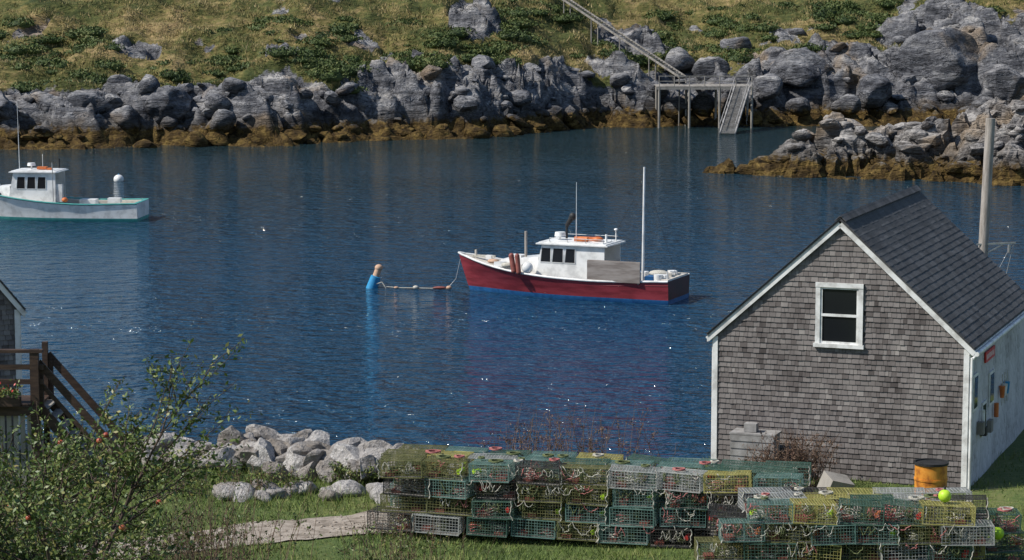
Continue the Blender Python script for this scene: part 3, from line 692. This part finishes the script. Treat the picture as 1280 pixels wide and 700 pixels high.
# ---------------------------------------------------------------- boats
def hull(E,L,beam,zs,mh,mbot,mtran,mcap,cock=.5):
    SH_=[(0,.86),(.15,.93),(.35,1),(.55,.98),(.7,.84),(.82,.62),(.9,.4),(.96,.19),(1,.02)]
    SW_=[(0,.82),(.2,.88),(.4,.88),(.55,.8),(.7,.58),(.82,.34),(.9,.17),(.96,.06),(1,.004)]
    N_=40; mb=MB(); rows=[]
    sm=lambda s,T: sum(interp(min(1,max(0,s+o)),T) for o in(-.04,-.02,0,.02,.04))/5 if s<.97 else interp(s,T)
    zf=[-.75,-.55,-.12,.2]
    for i in range(N_+1):
        s=i/N_; bs=sm(s,SH_)*beam/2; bw=sm(s,SW_)*beam/2; Z=interp(s,zs); 
        if 0<i<N_: Z=(interp(s-.05,zs)+interp(s,zs)+interp(s+.05,zs))/3
        sec=[]
        for j,z in enumerate(zf):
            f=(0.02,.62,.97,1.0)[j]; xx=s*(L-(1.3,1.0,.62,.5)[j]); yy=bw*f if j<3 else bw+(bs-bw)*.1
            sec.append((xx,yy,z))
        for k in range(1,6):
            q=k/5; z=.2+(Z-.2)*q; xx=s*(L-.5*(1-q)**1.1); yy=bw+(bs-bw)*(.1+.9*q**1.25); sec.append((xx,yy,z))
        rows.append(sec)
    n=len(rows[0])
    for sg in(1,-1):
        vs=[(x,y*sg,z) for r in rows for x,y,z in r]
        up=[];dn=[]
        for i in range(N_):
            for j in range(n-1):
                f=(i*n+j,(i+1)*n+j,(i+1)*n+j+1,i*n+j+1)
                if sg==1:f=f[::-1]
                (dn if j<3 else up).append(f)
        mb.add(vs,up,0,.5,True); mb.add(vs,dn,1,.5,True)
    r0=rows[0]
    tr=[(x,y,z) for x,y,z in r0[3:]]+[(x,-y,z) for x,y,z in r0[3:][::-1]]
    tr=[(-.003,y,z) for x,y,z in tr]; mb.add(tr,[tuple(range(len(tr)))],2)
    tr=[(-.003,y,z) for x,y,z in r0[:4]]+[(-.003,-y,z) for x,y,z in r0[:4][::-1]]; mb.add(tr,[tuple(range(len(tr)))],1)
    mb.obj('hull',[mh,mbot,mtran],E)
    mb=MB(); ic=int(N_*cock)
    for sg in(1,-1):
        for i in range(N_):
            a=rows[i][-1];b_=rows[i+1][-1]
            def o(p,dy,z=None): return (p[0],max(0,p[1]-dy)*sg,(p[2]-.03 if z is None else z))
            if i<ic: pr=[(0,None),(.32,None),(.32,.25),(9,.25)]
            else: pr=[(0,None),(9,None)]
            for k in range(len(pr)-1):
                q=[o(a,*pr[k]),o(b_,*pr[k]),o(b_,*pr[k+1]),o(a,*pr[k+1])]
                mb.add(q if sg==-1 else q[::-1],[(0,1,2,3)],0,.5)
        mb.tube([(r[-1][0],r[-1][1]*sg,r[-1][2]) for r in rows],.055,6,1)
        mb.tube([(r[-3][0],(r[-3][1]+.01)*sg,r[-1][2]-.2) for r in rows[:-2]],.022,5,2)
    Zt=rows[0][-1][2]; yb=rows[0][-1][1]
    mb.box((.12,0,Zt-.2),(.23,yb*2-.1,.45),1)
    mb.obj('deck',[m_deck,mcap,mh],E)
def wheelhouse(E,xa,xf,hw,zb,zt,wins,rake=.35,trunk=None):
    mb=MB(); t=.05
    for sg in(1,-1):
        vs=[(xa,sg*hw,zb),(xf,sg*hw,zb),(xf-rake,sg*(hw-.06),zt),(xa,sg*(hw-.06),zt)]; vs+= [(x,y-sg*t,z) for x,y,z in vs]
        mb.add(vs,[(0,1,2,3),(7,6,5,4),(0,4,5,1),(1,5,6,2),(2,6,7,3),(3,7,4,0)],0)
    vs=[(xf,-hw,zb),(xf,hw,zb),(xf-rake,hw-.06,zt),(xf-rake,-hw+.06,zt)]; vs+=[(x-t,y,z) for x,y,z in vs]
    mb.add(vs,[(0,1,2,3),(7,6,5,4)],0)
    xm=(xa*.55+xf*.45); mb.box((xm,-.5,(zb+zt)/2),(.05,hw,zt-zb),0)
    for k,(zz,ex,th) in enumerate(((zt+.03,.16,.06),(zt+.085,.05,.05),(zt+.12,-.15,.03))):
        mb.box(((xa+xf-rake)/2+.02,0,zz),(xf-rake-xa+2*ex+.12,2*hw+2*ex-.1,th),0)
    mb.obj('wheelhouse',[m_bw],E)
    mb=MB(); H=zt-zb
    for (a,b_,z0,z1) in wins:
        for sg in(1,-1):
            def P(x,z,o): 
                f=(z-zb)/H; return (x,sg*(hw-.06*f+o),z)
            mb.add([P(a,z0,.006),P(b_,z0,.006),P(b_-.06,z1,.006),P(a,z1,.006)],[(0,1,2,3)],0)
            for p,q in((P(a,z0,.012),P(b_,z0,.012)),(P(b_,z0,.012),P(b_-.06,z1,.012)),(P(b_-.06,z1,.012),P(a,z1,.012)),(P(a,z1,.012),P(a,z0,.012))): mb.beam(p,q,.03,.03,1)
    for k in(-1,0,1):
        def Q(y,z,o=.008): f=(z-zb)/H; return (xf-rake*f+o,y,z)
        y0=k*hw*.62-hw*.27;y1=k*hw*.62+hw*.27; za=zb+H*.55; zc=zt-.12
        mb.add([Q(y0,za),Q(y1,za),Q(y1,zc),Q(y0,zc)],[(0,1,2,3)],0)
    mb.obj('windows',[m_glass,m_bw],E)
    if trunk:
        x1,w1,z1,z2=trunk; mb=MB()
        vs=[(xf-.1,-hw*.95,zb-.1),(x1,-w1,zb-.1),(x1,w1,zb-.1),(xf-.1,hw*.95,zb-.1),(xf-.1,-hw*.86,z1),(x1-.3,-w1*.8,z2),(x1-.3,w1*.8,z2),(xf-.1,hw*.86,z1)]
        mb.add(vs,[(4,5,6,7),(0,1,5,4),(1,2,6,5),(2,3,7,6)],0)
        for f in(.3,.65):
            x=xf+(x1-xf)*f
            for sg in(1,-1): y=sg*(hw*.93+(w1-hw)*f); mb.cyl((x,y-.03*sg,z1*.45+zb*.5+.08),(x,y+.02*sg,z1*.45+zb*.5+.08),.1,n=10,m=1)
        mb.box(((xf+x1)/2+.2,0,(z1+z2)/2+.04),(.6,.6,.1),0)
        mb.obj('trunk_cabin',[m_bw,m_glass],E)
E=empty('red_lobster_boat',(7.75,110.6,0),math.radians(157))
hull(E,11.2,3.55,[(0,1.08),(.3,.96),(.5,1.02),(.7,1.18),(.85,1.42),(1,1.78)],m_redh,m_blue,m_blkred,m_bw,.56)
wheelhouse(E,3.3,6.75,1.12,.95,2.5,[(5.98,6.5,1.66,2.34),(5.35,5.92,1.66,2.34),(4.75,5.28,1.66,2.34)],.3,(9.1,.55,1.85,1.6))
mb=MB()
mb.cyl((1.75,.1,.3),(1.7,.1,6.2),.065,.05,10,0)
mb.cyl((5.2,-.2,2.6),(5.2,-.2,5.35),.022,.012,6,0)
mb.cyl((7.7,.0,1.5),(7.7,0,2.95),.07,n=8,m=1)
mb.cyl((5.9,.1,2.6),(5.9,.1,2.8),.05,n=8,m=0); mb.cyl((5.9,.1,2.8),(5.9,.1,3.0),.27,.24,16,0)
mb.cyl((5.75,-.35,2.6),(5.75,-.35,3.3),.06,n=8,m=2); mb.cyl((5.75,-.35,3.25),(5.45,-.35,3.75),.1,.13,10,2); mb.ball((5.45,-.35,3.7),(.18,.15,.2),2,2)
mb.cyl((4.35,.5,2.75),(5.0,.5,2.75),.12,n=10,m=3); mb.ball((4.0,.1,2.74),(.28,.22,.12),3,2); mb.box((4.6,-.1,2.72),(1.2,.35,.14),3)
for k in range(4): mb.cyl((3.4+k*.9,.95,2.62),(3.4+k*.9,.95,2.8),.015,n=5,m=4)
mb.cyl((3.4,.95,2.8),(6.1,.95,2.8),.015,n=5,m=4); mb.cyl((3.4,-.95,2.8),(6.1,-.95,2.8),.015,n=5,m=4)
mb.cyl((3.35,-.6,2.6),(3.35,-.6,3.15),.03,n=6,m=0); mb.ball((3.35,-.6,3.15),(.1,.1,.06),0,2)
mb.cyl((4.9,.6,2.6),(4.9,.6,3.2),.012,n=5,m=0); mb.cyl((3.5,.3,2.6),(3.5,.3,3.0),.06,.05,8,0)
mb.obj('mast_and_roof_gear',[m_bw,m_pole,m_black,m_orange,m_metal],E)
mb=MB(); mb.cyl((1.7,.1,6.0),(.1,.1,1.2),.008,n=4); mb.cyl((1.7,.1,5.6),(3.4,0,2.6),.008,n=4); mb.cyl((7.7,0,2.9),(10.9,0,1.75),.01,n=4); mb.obj('stays',[m_black],E)
mb=MB(); mb.box((2.6,1.72,1.43),(2.6,.05,.94),0); mb.beam((3.9,1.68,1.92),(1.3,1.68,1.92),.05,.05,0)
for x in(1.4,2.6,3.8): mb.box((x,1.66,1.4),(.07,.06,1.0),0)
m_ply=mat('weathered_plywood',[(.17,.145,.13),(.25,.22,.20),(.3,.27,.25)],2,.85,sc=(.5,1,3)); mb.obj('side_panel',[m_ply],E)
mb=MB()
mb.cyl((7.75,1.66,1.95),(7.6,1.72,1.25),.13,.13,10,0); mb.ball((7.75,1.66,1.95),(.13,.13,.13),0,2); mb.ball((7.6,1.72,1.25),(.13,.13,.13),0,2)
mb.cyl((7.45,1.66,1.95),(7.35,1.72,1.2),.12,.12,10,0); mb.ball((7.45,1.66,1.95),(.12,.12,.12),0,2); mb.ball((7.35,1.72,1.2),(.12,.12,.12),0,2)
mb.ball((7.0,1.5,1.4),(.27,.27,.27),1,3); mb.box((8.6,1.0,1.45),(.5,.35,.22),1); mb.box((9.6,0,1.62),(.3,.2,.2),1); mb.cyl((10.3,0,1.5),(10.3,0,1.95),.06,n=8,m=2)
mb.box((9.9,0,1.66),(1.2,.16,.1),4); mb.ball((8.1,1.35,1.45),(.3,.2,.14),4,2); mb.ball((9,.9,1.55),(.3,.25,.12),5,2)
mb.box((1.0,.6,.9),(.7,.7,.6),3); mb.box((.5,-.4,1.05),(.5,1.2,.35),2); mb.box((2.3,-.8,.8),(.9,.5,.8),1); mb.cyl((.6,1.2,1.0),(.6,1.2,1.35),.2,n=12,m=1)
mb.ball((.9,.2,1.28),(.5,.35,.16),4,2); mb.box((.2,0,1.13),(.35,2.9,.05),2); mb.cyl((.15,1.2,1.1),(.15,1.2,1.5),.03,n=6,m=1)
for k in range(3): mb.box((.45+.02*k,.9-k*.7,1.22+.02*k),(.35,.45,.18),(1,2,1)[k],Euler((0,0,.3*k)).to_matrix())
mb.obj('deck_gear',[m_mar,m_bw,m_deck,m_blue,m_ropew,m_tan],E)
E=empty('white_lobster_boat',(-22.9,148.3,0),math.radians(175))
hull(E,11.6,3.6,[(0,1.12),(.3,1.05),(.5,1.18),(.7,1.45),(.85,1.75),(1,2.15)],m_bw,m_teal,m_bw,m_teal,.48)
wheelhouse(E,5.2,8.2,1.15,1.1,2.95,[(7.1,7.65,1.95,2.7),(6.45,7.0,1.95,2.7),(5.8,6.35,1.95,2.7)],.35,(10.2,.5,2.1,1.95))
mb=MB()
mb.cyl((7.7,.2,3.0),(7.75,.2,7.2),.025,.014,6,0); mb.cyl((6.4,-.4,3.0),(6.4,-.4,4.0),.015,n=5,m=0); mb.cyl((5.7,0,3.05),(5.7,0,3.5),.03,n=6,m=4)
mb.cyl((7.0,0,3.1),(7.0,0,3.3),.05,n=6,m=0); mb.cyl((7,0,3.3),(7,0,3.48),.26,.23,14,0); mb.box((6.2,.4,3.2),(.6,.35,.16),3); mb.box((5.7,.5,3.16),(.3,.3,.1),3)
mb.box((5.0,.9,1.7),(.4,.3,1.1),0); mb.box((3.4,0,.9),(1.0,.8,.7),0); mb.cyl((5.3,1.3,1.2),(5.3,1.35,3.4),.03,n=6,m=4); mb.ball((4.6,1.2,1.3),(.2,.2,.16),3,2)
mb.box((2.0,-.9,1.1),(.8,.5,.3),0); mb.cyl((5.5,-.9,3.0),(5.5,-.9,3.7),.06,n=8,m=2)
mb.obj('roof_gear',[m_bw,m_pole,m_black,m_orange,m_metal],E)
mb=MB(); mb.ball((-29,176.5,.12),(.38,.38,.36),0,3); mb.cyl((-29,176.5,.46),(-29,176.5,.54),.05,n=8,m=1); mb.obj('white_mooring_buoy',[m_bw,m_buoyb])
mb=MB(); a=Vector((-6.85,115.4,-.2));b_=Vector((-6.6,115.4,.55));c=Vector((-6.45,115.4,.98))
mb.cyl(a,b_,.3,.24,16,0); mb.cyl(b_,b_+(b_-a)*.04,.25,.17,16,0); mb.cyl(b_,c,.17,.15,14,1); mb.ball(c,(.2,.18,.17),1,3); mb.tube([(-6.6,115.2,.2),(-6.3,115.2,.3),(-6.1,115.2,0)],.03,5,2)
mb.obj('blue_mooring_float',[m_buoyb,m_tan,m_ropew])
E=empty('mooring_line'); mb=MB()
mb.tube([(-6.5,115.3,.1),(-5.5,115.2,.03),(-4.6,115,.04),(-3.6,114.9,.03),(-3.1,114.9,.05)],.022,5,0); mb.tube([(-3.1,114.9,.05),(-2.7,114.95,.5),(-2.45,115,1.6)],.02,5,2)
mb.ball((-4.65,115,.07),(.15,.12,.1),0,2); mb.ball((-3.5,114.9,.07),(.35,.1,.07),3,2); mb.ball((-3.05,114.9,.07),(.14,.12,.1),1,2); mb.ball((-5.6,115.2,.04),(.12,.1,.06),1,2)
mb.obj('line_and_floats',[m_ropew,m_tan,m_metal,m_mar],E)
print('done',time.time()-T0)
